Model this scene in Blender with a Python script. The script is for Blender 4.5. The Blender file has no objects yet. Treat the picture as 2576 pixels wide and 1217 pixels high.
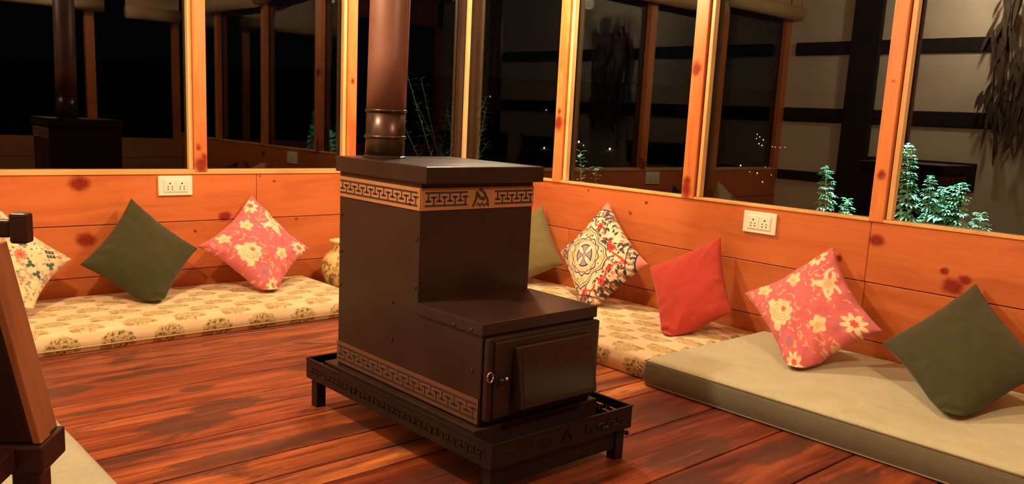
import bpy, bmesh, math, random
import numpy as np
from mathutils import Vector, Matrix
random.seed(7); RNG = np.random.default_rng(11)
SC = bpy.context.scene
COL = SC.collection
PI = math.pi

# ------------------------------------------------------------------ helpers
def s2l(c):
    c = np.asarray(c, float) / 255.0
    return np.where(c <= 0.04045, c / 12.92, ((c + 0.055) / 1.055) ** 2.4)
def rgb(*c): return tuple(float(v) for v in s2l(c)) + (1.0,)

def tag(o, label=None, cat=None, group=None, kind=None):
    if label: o['label'] = label
    if cat: o['category'] = cat
    if group: o['group'] = group
    if kind: o['kind'] = kind
    return o
def thing(name, label, cat, loc=(0, 0, 0), group=None):
    o = bpy.data.objects.new(name, None); COL.objects.link(o); o.location = loc
    o.empty_display_size = .05
    return tag(o, label, cat, group)
def link_mesh(name, me, mat, parent=None):
    o = bpy.data.objects.new(name, me); COL.objects.link(o)
    if mat is not None:
        for m in (mat if isinstance(mat, (list, tuple)) else [mat]): me.materials.append(m)
    if parent is not None:
        o.parent = parent
        # geometry is written in world coordinates: undo the parents' offsets
        off = Vector((0, 0, 0)); p = parent
        while p is not None: off += p.location; p = p.parent
        me.transform(Matrix.Translation(-off))
    return o
def obj(name, bm, mat, parent=None, smooth=False, bevel=0, seg=2):
    me = bpy.data.meshes.new(name)
    bmesh.ops.recalc_face_normals(bm, faces=bm.faces)
    if smooth:
        for f in bm.faces: f.smooth = True
    bm.to_mesh(me); bm.free()
    o = link_mesh(name, me, mat, parent)
    if bevel:
        b = o.modifiers.new('bevel', 'BEVEL'); b.width = bevel; b.segments = seg; b.limit_method = 'ANGLE'; b.angle_limit = .6
    return o
def struct(name, bm, mat, **k):
    o = obj(name, bm, mat, **k)
    if o.parent is None: o['kind'] = 'structure'
    return o
def recenter(o):
    """put a single-mesh thing's origin at its base"""
    me = o.data
    co = np.empty(len(me.vertices) * 3, np.float32); me.vertices.foreach_get('co', co); co = co.reshape(-1, 3)
    c = Vector(((co[:, 0].min() + co[:, 0].max()) / 2, (co[:, 1].min() + co[:, 1].max()) / 2, co[:, 2].min()))
    c = Vector([float(v) for v in c])
    me.transform(Matrix.Translation(-c)); o.location = c
    return o
def BM(): return bmesh.new()
def box(bm, x0, x1, y0, y1, z0, z1):
    vs = [bm.verts.new((x, y, z)) for z in (z0, z1) for x, y in ((x0, y0), (x1, y0), (x1, y1), (x0, y1))]
    for f in ((0, 3, 2, 1), (4, 5, 6, 7), (0, 1, 5, 4), (1, 2, 6, 5), (2, 3, 7, 6), (3, 0, 4, 7)):
        bm.faces.new([vs[i] for i in f])
    return vs
def prism(bm, pts, d):
    """extrude polygon (list of 3d points) along vector d"""
    a = [bm.verts.new(p) for p in pts]; b = [bm.verts.new(Vector(p) + Vector(d)) for p in pts]
    n = len(pts); bm.faces.new(a[::-1]); bm.faces.new(b)
    for i in range(n): bm.faces.new((a[i], a[(i + 1) % n], b[(i + 1) % n], b[i]))
def lathe(bm, prof, c, seg=48, axis=None):
    rings = []
    for r, z in prof:
        rings.append([bm.verts.new((c[0] + r * math.cos(2 * PI * k / seg), c[1] + r * math.sin(2 * PI * k / seg), c[2] + z)) for k in range(seg)])
    for a, b in zip(rings, rings[1:]):
        for k in range(seg): bm.faces.new((a[k], a[(k + 1) % seg], b[(k + 1) % seg], b[k]))
    if prof[0][0] > 0: bm.faces.new(rings[0][::-1])
    if prof[-1][0] > 0: bm.faces.new(rings[-1])
    return rings
def tube(bm, pts, r, seg=8, r_end=None):
    pts = [Vector(p) for p in pts]; n = len(pts); rings = []
    for i, p in enumerate(pts):
        t = (pts[min(i + 1, n - 1)] - pts[max(i - 1, 0)]).normalized()
        u = t.cross(Vector((0, 0, 1)))
        if u.length < 1e-3: u = t.cross(Vector((1, 0, 0)))
        u.normalize(); v = t.cross(u)
        rr = r if r_end is None else r + (r_end - r) * i / (n - 1)
        rings.append([bm.verts.new(p + rr * (math.cos(2 * PI * k / seg) * u + math.sin(2 * PI * k / seg) * v)) for k in range(seg)])
    for a, b in zip(rings, rings[1:]):
        for k in range(seg): bm.faces.new((a[k], a[(k + 1) % seg], b[(k + 1) % seg], b[k]))
    bm.faces.new(rings[0][::-1]); bm.faces.new(rings[-1])

# ------------------------------------------------------------------ materials
class NT:
    def __init__(s, name):
        s.m = bpy.data.materials.new(name); s.m.use_nodes = True
        s.t = s.m.node_tree; s.t.nodes.clear()
        s.out = s.t.nodes.new('ShaderNodeOutputMaterial')
    def n(s, typ, **k):
        nd = s.t.nodes.new(typ)
        for a, v in k.items():
            if a.startswith('i_'): nd.inputs[a[2:].replace('_', ' ')].default_value = v
            else: setattr(nd, a, v)
        return nd
    def l(s, a, b): s.t.links.new(a, b)
    def math(s, op, a, b=None, c=None):
        nd = s.n('ShaderNodeMath', operation=op)
        for i, v in enumerate((a, b, c)):
            if v is None: continue
            if isinstance(v, (int, float)): nd.inputs[i].default_value = v
            else: s.l(v, nd.inputs[i])
        return nd.outputs[0]
    def mix(s, f, a, b, blend='MIX'):
        nd = s.n('ShaderNodeMix', data_type='RGBA', blend_type=blend)
        for i, v in ((0, f), (6, a), (7, b)):
            if isinstance(v, (int, float)): nd.inputs[i].default_value = v
            elif isinstance(v, tuple): nd.inputs[i].default_value = v
            else: s.l(v, nd.inputs[i])
        return nd.outputs[2]
    def ramp(s, fac, stops):
        nd = s.n('ShaderNodeValToRGB'); e = nd.color_ramp.elements
        while len(e) < len(stops): e.new(.5)
        for el, (p, c) in zip(e, stops): el.position = p; el.color = c if len(c) == 4 else (*c, 1)
        s.l(fac, nd.inputs[0]); return nd.outputs[0]
    def noise(s, vec, scale, detail=4, rough=.55, dist=0):
        nd = s.n('ShaderNodeTexNoise', i_Scale=scale, i_Detail=detail, i_Roughness=rough, i_Distortion=dist)
        if vec is not None: s.l(vec, nd.inputs['Vector'])
        return nd.outputs['Fac']
    def mapping(s, vec, scale=(1, 1, 1), loc=(0, 0, 0)):
        nd = s.n('ShaderNodeMapping'); nd.inputs['Scale'].default_value = scale; nd.inputs['Location'].default_value = loc
        s.l(vec, nd.inputs['Vector']); return nd.outputs[0]
    def bsdf(s, color, rough=.5, bump=None, bstr=.2, bdist=.002, **k):
        b = s.n('ShaderNodeBsdfPrincipled')
        for key, v in (('Base Color', color), ('Roughness', rough)):
            if isinstance(v, (int, float, tuple)): b.inputs[key].default_value = v
            else: s.l(v, b.inputs[key])
        for a, v in k.items(): b.inputs[a.replace('_', ' ')].default_value = v
        if bump is not None:
            bp = s.n('ShaderNodeBump'); bp.inputs['Strength'].default_value = bstr; bp.inputs['Distance'].default_value = bdist
            s.l(bump, bp.inputs['Height']); s.l(bp.outputs[0], b.inputs['Normal'])
        s.l(b.outputs[0], s.out.inputs[0]); return s.m
    def pos(s): return s.n('ShaderNodeNewGeometry').outputs['Position']

def wood(name, dark, mid, light, axis, knots=(), rough=.42, tone=False, scale=1.0, knot_col=rgb(104, 16, 10), contrast=1.0, spec=.35):
    """long grain along axis; knots = (x, y, z, radius)"""
    t = NT(name); P = t.pos()
    sc = [9 * scale] * 3; sc[axis] = .9 * scale
    warp = t.noise(t.mapping(P, (2, 2, 2)), 1.2, 2)
    v = t.n('ShaderNodeVectorMath', operation='ADD'); t.l(t.mapping(P, tuple(sc)), v.inputs[0])
    wv = t.n('ShaderNodeVectorMath', operation='SCALE'); t.l(warp, wv.inputs[0]); wv.inputs['Scale'].default_value = 1.2
    t.l(wv.outputs[0], v.inputs[1])
    if tone:
        at = t.n('ShaderNodeAttribute', attribute_name='tone'); at.attribute_type = 'GEOMETRY'
        sep = t.n('ShaderNodeSeparateColor'); t.l(at.outputs['Color'], sep.inputs[0])
        off = t.n('ShaderNodeVectorMath', operation='SCALE'); t.l(at.outputs['Vector'], off.inputs[0]); off.inputs['Scale'].default_value = 17.0
        v2 = t.n('ShaderNodeVectorMath', operation='ADD'); t.l(v.outputs[0], v2.inputs[0]); t.l(off.outputs[0], v2.inputs[1]); v = v2
    g1 = t.noise(v.outputs[0], 1.0, 6, .6, .6)
    sc2 = [120 * scale] * 3; sc2[axis] = 3 * scale
    g2 = t.noise(t.mapping(P, tuple(sc2)), 1.0, 3, .6)
    f = t.math('ADD', t.math('MULTIPLY', g1, .82), t.math('MULTIPLY', g2, .18))
    w = .17 / contrast
    c = t.ramp(f, [(.5 - w, dark), (.5, mid), (.5 + w, light)])
    if tone:
        tn = sep.outputs[0]
        c = t.mix(1.0, c, t.ramp(tn, [(0, (.42, .36, .34)), (.5, (1, 1, 1)), (1, (1.7, 1.9, 2.0))]), 'MULTIPLY')
    if knots:
        m = None
        kd = t.math('ADD', t.math('MULTIPLY', t.math('SUBTRACT', t.noise(P, 30, 3), .5), .022), t.math('MULTIPLY', t.math('SUBTRACT', t.noise(P, 140, 3), .5), .004))
        ks = [1.0, 1.0, 1.0]; ks[axis] = .78
        PS = t.mapping(P, tuple(ks))
        for kx, ky, kz, r in knots:
            d = t.n('ShaderNodeVectorMath', operation='DISTANCE'); t.l(PS, d.inputs[0]); d.inputs[1].default_value = (kx * ks[0], ky * ks[1], kz * ks[2])
            dd = t.math('ADD', d.outputs['Value'], kd)
            q = t.n('ShaderNodeMapRange', interpolation_type='SMOOTHSTEP')
            q.inputs['From Min'].default_value = r * 1.5; q.inputs['From Max'].default_value = r * .55
            t.l(dd, q.inputs['Value'])
            m = q.outputs[0] if m is None else t.math('MAXIMUM', m, q.outputs[0])
        kc = t.ramp(t.noise(P, 90, 3), [(.35, knot_col), (.7, (knot_col[0] * 2.2, knot_col[1] * 2.6, knot_col[2] * 2.2, 1))])
        c = t.mix(t.math('MULTIPLY', m, .9), c, kc)
    return t.bsdf(c, rough, bump=f, bstr=.12, bdist=.002, **{'Specular_IOR_Level': spec})

def plain(name, col, rough=.5, var=.12, nscale=8, metal=0.0, bump=.05, spec=.5):
    t = NT(name); P = t.pos()
    n = t.noise(P, nscale, 5, .6); n2 = t.noise(P, nscale * 14, 3)
    lo = tuple(c * (1 - var) for c in col[:3]) + (1,); hi = tuple(min(1, c * (1 + var)) for c in col[:3]) + (1,)
    c = t.ramp(n, [(.3, lo), (.7, hi)])
    r = t.math('ADD', t.math('MULTIPLY', n, .15), rough - .07)
    return t.bsdf(c, r, bump=n2, bstr=bump, bdist=.001, Metallic=metal, **{'Specular_IOR_Level': spec})

def fabric(name, weave=900, rough=.92):
    t = NT(name); P = t.pos()
    a = t.n('ShaderNodeAttribute', attribute_name='pattern'); a.attribute_type = 'GEOMETRY'
    n = t.noise(P, weave, 2, .7)
    c = t.mix(1.0, a.outputs['Color'], t.ramp(n, [(.25, (.8, .8, .8)), (.75, (1.15, 1.15, 1.15))]), 'MULTIPLY')
    w = t.noise(P, 60, 4)
    h = t.math('ADD', n, t.math('MULTIPLY', w, 2.0))
    b = t.bsdf(c, rough, bump=h, bstr=.35, bdist=.0012, **{'Specular_IOR_Level': .15})
    for nd in t.t.nodes:
        if nd.type == 'BSDF_PRINCIPLED':
            nd.inputs['Sheen Weight'].default_value = .15; nd.inputs['Sheen Roughness'].default_value = .5
    return b

def glass_mat():
    t = NT('window_glass')
    g = t.n('ShaderNodeNewGeometry')
    ior = t.math('ADD', 1.47, t.math('MULTIPLY', g.outputs['Backfacing'], 1 / 1.47 - 1.47))
    fr = t.n('ShaderNodeFresnel'); t.l(ior, fr.inputs['IOR'])
    tr = t.n('ShaderNodeBsdfTransparent'); tr.inputs[0].default_value = (.94, .96, .95, 1)
    gl = t.n('ShaderNodeBsdfGlossy'); gl.inputs['Roughness'].default_value = 0.0; gl.inputs['Color'].default_value = (1, 1, 1, 1)
    mx = t.n('ShaderNodeMixShader'); t.l(fr.outputs[0], mx.inputs[0]); t.l(tr.outputs[0], mx.inputs[1]); t.l(gl.outputs[0], mx.inputs[2])
    t.l(mx.outputs[0], t.out.inputs[0]); return t.m

def emit(name, col, s):
    t = NT(name); e = t.n('ShaderNodeEmission'); e.inputs[0].default_value = col; e.inputs[1].default_value = s
    t.l(e.outputs[0], t.out.inputs[0]); return t.m

M = {}
KL = [(-2.122, 0, .573, .030), (-2.104, 0, .329, .030), (-1.475, 0, .404, .024), (-1.215, 0, .572, .007), (-1.093, 0, .378, .007), (-1.62, 0, .34, .006), (-1.29, 0, .60, .005)]
KR = [(0, -2.528, .552, .022), (0, -2.79, .476, .013), (0, -2.825, .425, .028), (0, -2.86, .455, .016), (0, -1.304, .517, .008), (0, -1.397, .575, .007), (0, -2.386, .459, .012), (0, -3.2, .3, .02), (0, -1.02, .6, .006)]
OD, OM, OL = (.45, .105, .029, 1), (.58, .152, .042, 1), (.65, .19, .054, 1)
M['wall_left'] = wood('orange pine boards', OD, OM, OL, 0, KL, tone=True, rough=.38)
M['wall_right'] = wood('orange pine boards right', OD, OM, OL, 1, KR, tone=True, rough=.38)
M['post'] = wood('orange pine post', (.50, .115, .026, 1), (.66, .20, .05, 1), (.72, .27, .08, 1), 2,
                 [(-.775, 0, 1.09, .014), (-1.59, 0, .655, .032), (-1.60, 0, .74, .015), (-1.575, 0, .69, .018), (0, -1.63, .66, .028), (0, -.785, .93, .03), (0, -.785, .99, .016), (0, -1.63, 1.2, .025), (0, -1.63, .70, .02), (0, -2.52, .80, .016), (0, -2.52, 1.15, .01), (-.775, 0, .86, .007)], rough=.4)
M['bead'] = wood('pale unstained pine', (.62, .33, .11, 1), (.78, .46, .18, 1), (.85, .56, .25, 1), 2, rough=.45)
M['bead_h'] = wood('pale pine sill', (.58, .27, .08, 1), (.74, .38, .13, 1), (.82, .48, .19, 1), 0, rough=.45)
M['outer'] = wood('dark outer timber', (.045, .016, .007, 1), (.08, .028, .012, 1), (.11, .042, .018, 1), 2, rough=.7)  # on the posts this dark tone imitates their dim reflection in the glass
M['ceil'] = wood('ceiling pine', (.30, .12, .04, 1), (.42, .18, .07, 1), (.52, .25, .1, 1), 0, rough=.6, tone=True)
M['dark_beam'] = wood('dark old beam', (.012, .008, .006, 1), (.022, .014, .01, 1), (.035, .022, .015, 1), 1, rough=.75)
M['chair'] = wood('dark chair timber', (.024, .007, .008, 1), (.040, .012, .012, 1), (.06, .02, .017, 1), 2, rough=.45)
M['chair_edge_lit'] = wood('lit chair edge', (.28, .10, .04, 1), (.42, .17, .07, 1), (.52, .24, .1, 1), 2, rough=.42)  # orange timber, lamplight on this side painted in as a brighter colour
M['plaster'] = plain('mud plaster', (.86, .76, .58, 1), .9, .08, 3, bump=.25)
M['steel'] = plain('dark stove enamel', (.030, .0152, .0112, 1), .30, .25, 5, bump=.03, spec=.22)
M['steel2'] = plain('black stand iron', (.012, .009, .0085, 1), .36, .3, 14, bump=.1, spec=.25)
M['key_dark'] = plain('dark band pattern', (.028, .013, .008, 1), .7, .2, 20)  # flat dark colour for the key pattern and emblem
M['band'] = plain('tan painted band', (.36, .155, .062, 1), .42, .14, 9, bump=.05)
M['band_low'] = plain('rust brown band', (.125, .050, .028, 1), .5, .14, 9, bump=.05)
M['rust'] = plain('heat rusted flue', (.185, .074, .048, 1), .45, .25, 4, metal=.15, bump=.08)
M['collar'] = plain('dark flue collar', (.060, .030, .018, 1), .30, .25, 9, metal=.55, bump=.04)
M['glassdoor'] = plain('sooty fire glass', (.010, .007, .006, 1), .16, .2, 6)
M['chrome'] = plain('worn steel', (.45, .36, .27, 1), .25, .1, 30, metal=.9)
M['socket'] = plain('ivory plastic', (.86, .80, .62, 1), .32, .02, 8, bump=0)
M['hole'] = plain('socket hole', (.03, .015, .01, 1), .6)
M['fabric'] = fabric('printed cotton')
M['canvas'] = fabric('woven canvas', 500)
M['cyanleaf'] = plain('hemp leaf', (.20, .42, .24, 1), .5, .3, 18)
M['shrubleaf'] = plain('shrub leaf', (.26, .36, .24, 1), .45, .3, 18)
M['stem'] = plain('green stem', (.22, .30, .16, 1), .6, .2, 18)
M['ground'] = plain('dark garden soil', (.012, .011, .010, 1), .95, .4, 3, bump=.4)
M['bamboo'] = wood('split bamboo', (.50, .32, .14, 1), (.62, .42, .20, 1), (.72, .52, .27, 1), 0, rough=.55)
M['cord'] = plain('black cord', (.01, .01, .01, 1), .6)
M['dry'] = plain('dried husk', (.09, .055, .03, 1), .8, .4, 12)
M['glass'] = glass_mat()
M['pipe_cream'] = plain('cream piping', rgb(196, 168, 116), .9)
M['pipe_grey'] = plain('grey piping', rgb(140, 128, 100), .9)

def floor_mat():
    t = NT('stained floor planks'); P = t.pos()
    at = t.n('ShaderNodeAttribute', attribute_name='tone'); at.attribute_type = 'GEOMETRY'
    sep = t.n('ShaderNodeSeparateColor'); t.l(at.outputs['Color'], sep.inputs[0])
    off = t.n('ShaderNodeVectorMath', operation='SCALE'); t.l(at.outputs['Vector'], off.inputs[0]); off.inputs['Scale'].default_value = 31.0
    v = t.n('ShaderNodeVectorMath', operation='ADD'); t.l(P, v.inputs[0]); t.l(off.outputs[0], v.inputs[1])
    g = t.noise(t.mapping(v.outputs[0], (1.1, 13, 1)), 1.0, 6, .62, .8)
    g2 = t.noise(t.mapping(v.outputs[0], (4, 120, 1)), 1.0, 3, .6)
    f = t.math('ADD', t.math('MULTIPLY', g, .8), t.math('MULTIPLY', g2, .2))
    c = t.ramp(f, [(.32, (.055, .011, .007, 1)), (.45, (.20, .040, .016, 1)), (.56, (.36, .085, .027, 1)), (.70, (.50, .16, .048, 1))])
    c = t.mix(1.0, c, t.ramp(sep.outputs[0], [(0, (.42, .27, .33)), (.5, (1, 1, 1)), (1, (1.7, 2.3, 1.9))]), 'MULTIPLY')
    # irregular stains and worn smears
    st = t.noise(t.mapping(P, (2.3, 8.5, 1)), 1.0, 6, .66, 1.2)
    m = t.ramp(st, [(.55, (0, 0, 0)), (.66, (1, 1, 1))])
    c = t.mix(t.math('MULTIPLY', m, .85), c, (.060, .019, .012, 1))
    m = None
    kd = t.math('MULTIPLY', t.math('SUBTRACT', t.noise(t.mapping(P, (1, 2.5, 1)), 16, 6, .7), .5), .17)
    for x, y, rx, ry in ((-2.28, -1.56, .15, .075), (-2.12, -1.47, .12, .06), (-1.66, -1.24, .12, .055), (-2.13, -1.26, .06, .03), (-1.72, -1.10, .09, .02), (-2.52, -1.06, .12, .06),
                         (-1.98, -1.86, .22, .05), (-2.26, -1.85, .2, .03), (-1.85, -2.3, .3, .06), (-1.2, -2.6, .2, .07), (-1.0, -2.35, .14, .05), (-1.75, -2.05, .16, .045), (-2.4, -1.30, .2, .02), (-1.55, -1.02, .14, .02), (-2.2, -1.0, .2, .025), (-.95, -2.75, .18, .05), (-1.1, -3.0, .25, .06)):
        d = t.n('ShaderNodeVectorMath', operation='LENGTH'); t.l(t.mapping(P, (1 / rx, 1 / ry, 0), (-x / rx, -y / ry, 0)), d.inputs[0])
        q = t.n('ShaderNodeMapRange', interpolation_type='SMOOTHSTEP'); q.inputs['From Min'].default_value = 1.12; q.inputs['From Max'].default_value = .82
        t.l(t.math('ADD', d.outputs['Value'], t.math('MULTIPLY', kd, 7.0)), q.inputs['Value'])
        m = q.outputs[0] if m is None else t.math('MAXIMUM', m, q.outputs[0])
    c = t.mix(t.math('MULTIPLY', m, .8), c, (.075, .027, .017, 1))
    sk = t.noise(t.mapping(v.outputs[0], (3.2, 55, 1)), 1.0, 5, .65, .4)
    c = t.mix(t.math('MULTIPLY', t.ramp(sk, [(.56, (0, 0, 0)), (.66, (1, 1, 1))]), .6), c, (.050, .012, .008, 1))
    sm = t.noise(t.mapping(P, (1.3, 22, 1), (3, 1, 0)), 1.0, 5, .65, .5)
    c = t.mix(t.math('MULTIPLY', t.ramp(sm, [(.62, (0, 0, 0)), (.74, (1, 1, 1))]), .38), c, (.46, .20, .10, 1))
    r = t.math('ADD', .24, t.math('MULTIPLY', st, .3))
    return t.bsdf(c, r, bump=f, bstr=.18, bdist=.002, **{'Specular_IOR_Level': .4})
M['floor'] = floor_mat()

# ------------------------------------------------------------------ numpy pattern tools
def vnoise(x, y, seed=0):
    g = np.random.default_rng(seed).random((64, 64))
    xi = np.floor(x).astype(int); yi = np.floor(y).astype(int); fx = x - xi; fy = y - yi
    fx = fx * fx * (3 - 2 * fx); fy = fy * fy * (3 - 2 * fy)
    a = g[xi % 64, yi % 64]; b = g[(xi + 1) % 64, yi % 64]; c = g[xi % 64, (yi + 1) % 64]; d = g[(xi + 1) % 64, (yi + 1) % 64]
    return (a * (1 - fx) + b * fx) * (1 - fy) + (c * (1 - fx) + d * fx) * fy
def fnoise(x, y, seed=0, o=4):
    s = 0; a = .5; tot = 0
    for k in range(o): s = s + a * vnoise(x * 2 ** k, y * 2 ** k, seed + k); tot += a; a *= .5
    return s / tot
def sstep(e0, e1, x):
    t = np.clip((x - e0) / (e1 - e0), 0, 1); return t * t * (3 - 2 * t)
def put(img, mask, col):
    mask = np.clip(mask, 0, 1)[:, None]; return img * (1 - mask) + s2l(col)[None, :] * mask
def flower(x, y, cx, cy, r, n, rot=0, depth=.25, soft=.012, pw=1):
    dx, dy = x - cx, y - cy; d = np.hypot(dx, dy); th = np.arctan2(dy, dx) + rot
    R = r * (1 - depth + depth * np.abs(np.cos(n * th / 2)) ** pw)
    return sstep(soft, -soft, d - R)
def ring(x, y, cx, cy, r, w, soft=.012):
    d = np.abs(np.hypot(x - cx, y - cy) - r); return sstep(w / 2 + soft, w / 2 - soft, d)
def arcs(x, y, seed, n, rmin, rmax, w):
    """short curled strokes scattered over the cloth"""
    g = np.random.default_rng(seed); m = np.zeros_like(x)
    for _ in range(n):
        cx, cy = g.uniform(-1, 1, 2); r = g.uniform(rmin, rmax); a0 = g.uniform(0, 2 * PI); sp = g.uniform(1.2, 2.8)
        dx, dy = x - cx, y - cy; d = np.hypot(dx, dy)
        th = (np.arctan2(dy, dx) - a0) % (2 * PI)
        ww = w * (1 - .8 * th / sp)
        m = np.maximum(m, np.where(th < sp, sstep(ww + .008, ww - .008, np.abs(d - r)), 0))
    return m
def dots(x, y, seed, n, rmin, rmax):
    g = np.random.default_rng(seed); m = np.zeros_like(x)
    for _ in range(n):
        cx, cy = g.uniform(-1, 1, 2); r = g.uniform(rmin, rmax); e = g.uniform(.5, 1)
        m = np.maximum(m, sstep(.012, -.012, np.hypot(x - cx, (y - cy) / e) - r))
    return m

def pat_plain(col, var=.12):
    def f(x, y):
        n = fnoise(x * 9 + 30, y * 9 + 30, 3); return s2l(col)[None, :] * (1 - var + 2 * var * n)[:, None]
    return f
def pat_pink(x, y):
    xx = x + .02 * (vnoise(x * 9 + 9, y * 9 + 9, 5) - .5); yy = y + .02 * (vnoise(x * 9 + 40, y * 9 + 9, 6) - .5)
    img = np.tile(s2l((212, 108, 108)), (len(x), 1)) * (.86 + .28 * fnoise(x * 6 + 20, y * 6 + 20, 8))[:, None]
    cream = (250, 214, 168); cream2 = (244, 184, 140)
    img = put(img, .75 * arcs(xx, yy, 21, 150, .02, .075, .016), cream2)
    img = put(img, .7 * arcs(xx, yy, 22, 26, .05, .16, .014), (150, 130, 140))
    img = put(img, .6 * arcs(xx, yy, 23, 26, .05, .14, .012), (190, 120, 80))
    img = put(img, .7 * dots(xx, yy, 24, 80, .010, .028), cream2)
    # peony
    cx, cy = -.34, -.2
    pe = np.maximum.reduce([flower(xx, yy, cx, cy, .205, 9, .3, .16), flower(xx, yy, cx - .02, cy - .2, .07, 5), flower(xx, yy, cx - .17, cy + .1, .07, 4)])
    img = put(img, pe, cream)
    for r, s in ((.15, 0), (.105, .5), (.06, .2)):
        img = put(img, .55 * pe * sstep(.014, .004, np.abs(np.hypot(xx - cx - .02, yy - cy - .02) - r * (.86 + .14 * np.abs(np.cos(3.5 * (np.arctan2(yy - cy, xx - cx) + s)))))), (214, 140, 96))
    img = put(img, flower(xx, yy, cx + .05, cy + .05, .045, 6), (222, 110, 80))
    # spidery scroll flower
    cx, cy = .25, .42
    for k, a in enumerate((.2, 1.05, 2.3, 3.0, 3.7, 4.6, 5.6)):
        L = (.2, .2, .26, .24, .25, .24, .2)[k]
        for i in range(9):
            t = i / 8; aa = a + .55 * t * t * (1 if k % 2 else -1)
            img = put(img, sstep(.012, -.012, np.hypot(xx - cx - L * t * math.cos(aa), yy - cy - L * t * math.sin(aa)) - (.042 - .02 * t)), cream)
    img = put(img, .6 * flower(xx, yy, cx, cy, .075, 8), (238, 170, 120))
    # clover shapes
    for cx, cy, r, rot in ((.28, -.22, .135, .5), (-.32, .38, .12, .2), (-.7, .1, .11, .9)):
        img = put(img, flower(xx, yy, cx, cy, r, 5, rot, .45), (246, 204, 150))
        img = put(img, .5 * flower(xx, yy, cx, cy - .02, r * .4, 5, rot, .4), (232, 150, 110))
    # star flowers
    for cx, cy, r, rot in ((-.12, .78, .15, .1), (.72, -.06, .17, .3), (.02, -.78, .14, .2)):
        img = put(img, flower(xx, yy, cx, cy, r, 8, rot, .5), cream)
        img = put(img, flower(xx, yy, cx, cy, r * .36, 6, rot, .3), (216, 96, 76))
    img = put(img, .6 * flower(xx, yy, -.12, -.55, .07, 5, 0, .5), (120, 120, 140))
    return img
def pat_mandala(x, y):
    cx, cy = -.17, -.06; dx, dy = x - cx, y - cy; d = np.hypot(dx, dy); th = np.arctan2(dy, dx)
    cream = (240, 208, 168); navy = (42, 32, 54); red = (222, 62, 44)
    img = np.tile(s2l(cream), (len(x), 1))
    sq = np.abs(dx + dy), np.abs(dx - dy)     # cloth axes are the diagonals' bisectors
    outer = np.maximum(*sq)
    # busy floral border
    border = sstep(.60, .64, outer * (1 + .07 * np.cos(8 * th)))
    scr = arcs(x, y, 41, 520, .02, .06, .030); img = put(img, border * scr * .95, navy); img = put(img, border * .7 * arcs(x, y, 49, 140, .02, .05, .016), (250, 222, 186))
    img = put(img, border * .85 * dots(x, y, 42, 120, .014, .036), (214, 96, 80))
    img = put(img, border * .7 * dots(x, y, 43, 90, .012, .03), (180, 130, 90))
    img = put(img, border * .8 * arcs(x, y, 44, 260, .02, .06, .024), (96, 66, 60))
    # red ribbon
    rb = np.abs(outer - (.80 + .06 * np.cos(12 * th))); img = put(img, sstep(.05, .03, rb + .09 * (fnoise(x * 9 + 8, y * 9 + 8, 19, 3) - .5)) * sstep(.46, .52, fnoise(x * 7 + 8, y * 7 + 8, 9, 3)), red)
    for a in (.35, 1.2, 2.0, 3.5, 4.9, 5.6):
        img = put(img, flower(x, y, cx + .62 * math.cos(a), cy + .62 * math.sin(a), .075, 6, a, .3), red)
        img = put(img, flower(x, y, cx + .62 * math.cos(a), cy + .62 * math.sin(a), .025, 6, a, .3), (150, 30, 40))
    # quatrefoil frame
    q = outer * (1 + .07 * np.cos(8 * th))
    img = put(img, sstep(.018, .008, np.abs(q - .60)), navy); img = put(img, sstep(.014, .006, np.abs(q - .545)), (120, 90, 80))
    inner = sstep(.54, .50, q) * sstep(.36, .39, d)
    img = put(img, inner * .95 * arcs(x, y, 47, 420, .02, .05, .026), (60, 48, 44))
    for k in range(4):
        a = k * PI / 2; img = put(img, inner * flower(x, y, cx + .44 * math.cos(a), cy + .44 * math.sin(a), .07, 5, a, .3), (244, 186, 110))
    # dodecagon
    dod = d / (1 + .05 * np.cos(12 * th) - .03)
    img = put(img, sstep(.36, .345, dod), (248, 210, 172)); img = put(img, sstep(.016, .007, np.abs(dod - .35)), navy)
    cells = (np.sin(16 * th) > -.35) & (d > .235) & (d < .295); img = put(img, cells * .9, (238, 160, 116))
    cells = (np.sin(16 * th) > .2) & (d > .25) & (d < .28); img = put(img, cells * .8, (250, 214, 176))
    img = put(img, sstep(.012, .005, np.abs(d - .30)), (150, 90, 70))
    img = put(img, sstep(.215, .205, d), (250, 216, 180))
    t4 = np.abs(((th + PI / 4 - .1) % (PI / 2)) - PI / 4)
    cross = (d < .2) & (t4 < .2 + 1.5 * d); img = put(img, cross * 1.0, (166, 142, 150))
    img = put(img, ((d < .2) & (np.abs(t4 - .2 - 1.5 * d) < .05 / (d + .05) * .22)) * .95, (70, 56, 66))
    img = put(img, ((np.abs(d - .2) < .012) & (t4 < .62)) * 1.0, (60, 46, 60))
    img = put(img, sstep(.05, .045, d), (60, 44, 50)); img = put(img, sstep(.034, .03, d), (250, 216, 170)); img = put(img, sstep(.017, .013, d), (40, 30, 40))
    # corner caps
    for ax, ay in ((1, 0), (-1, 0), (0, 1), (0, -1)):
        e = 1 - (x * ax + y * ay); img = put(img, sstep(.16, .15, e), (206, 130, 110)); img = put(img, sstep(.014, .006, np.abs(e - .165)), navy)
        img = put(img, (np.abs(e - .30) < .012) * .8, navy)
        img = put(img, ((e > .17) & (e < .29) & (np.sin(60 * (x * ay + y * ax)) > .2)) * .6, (70, 60, 80))
    return img
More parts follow.
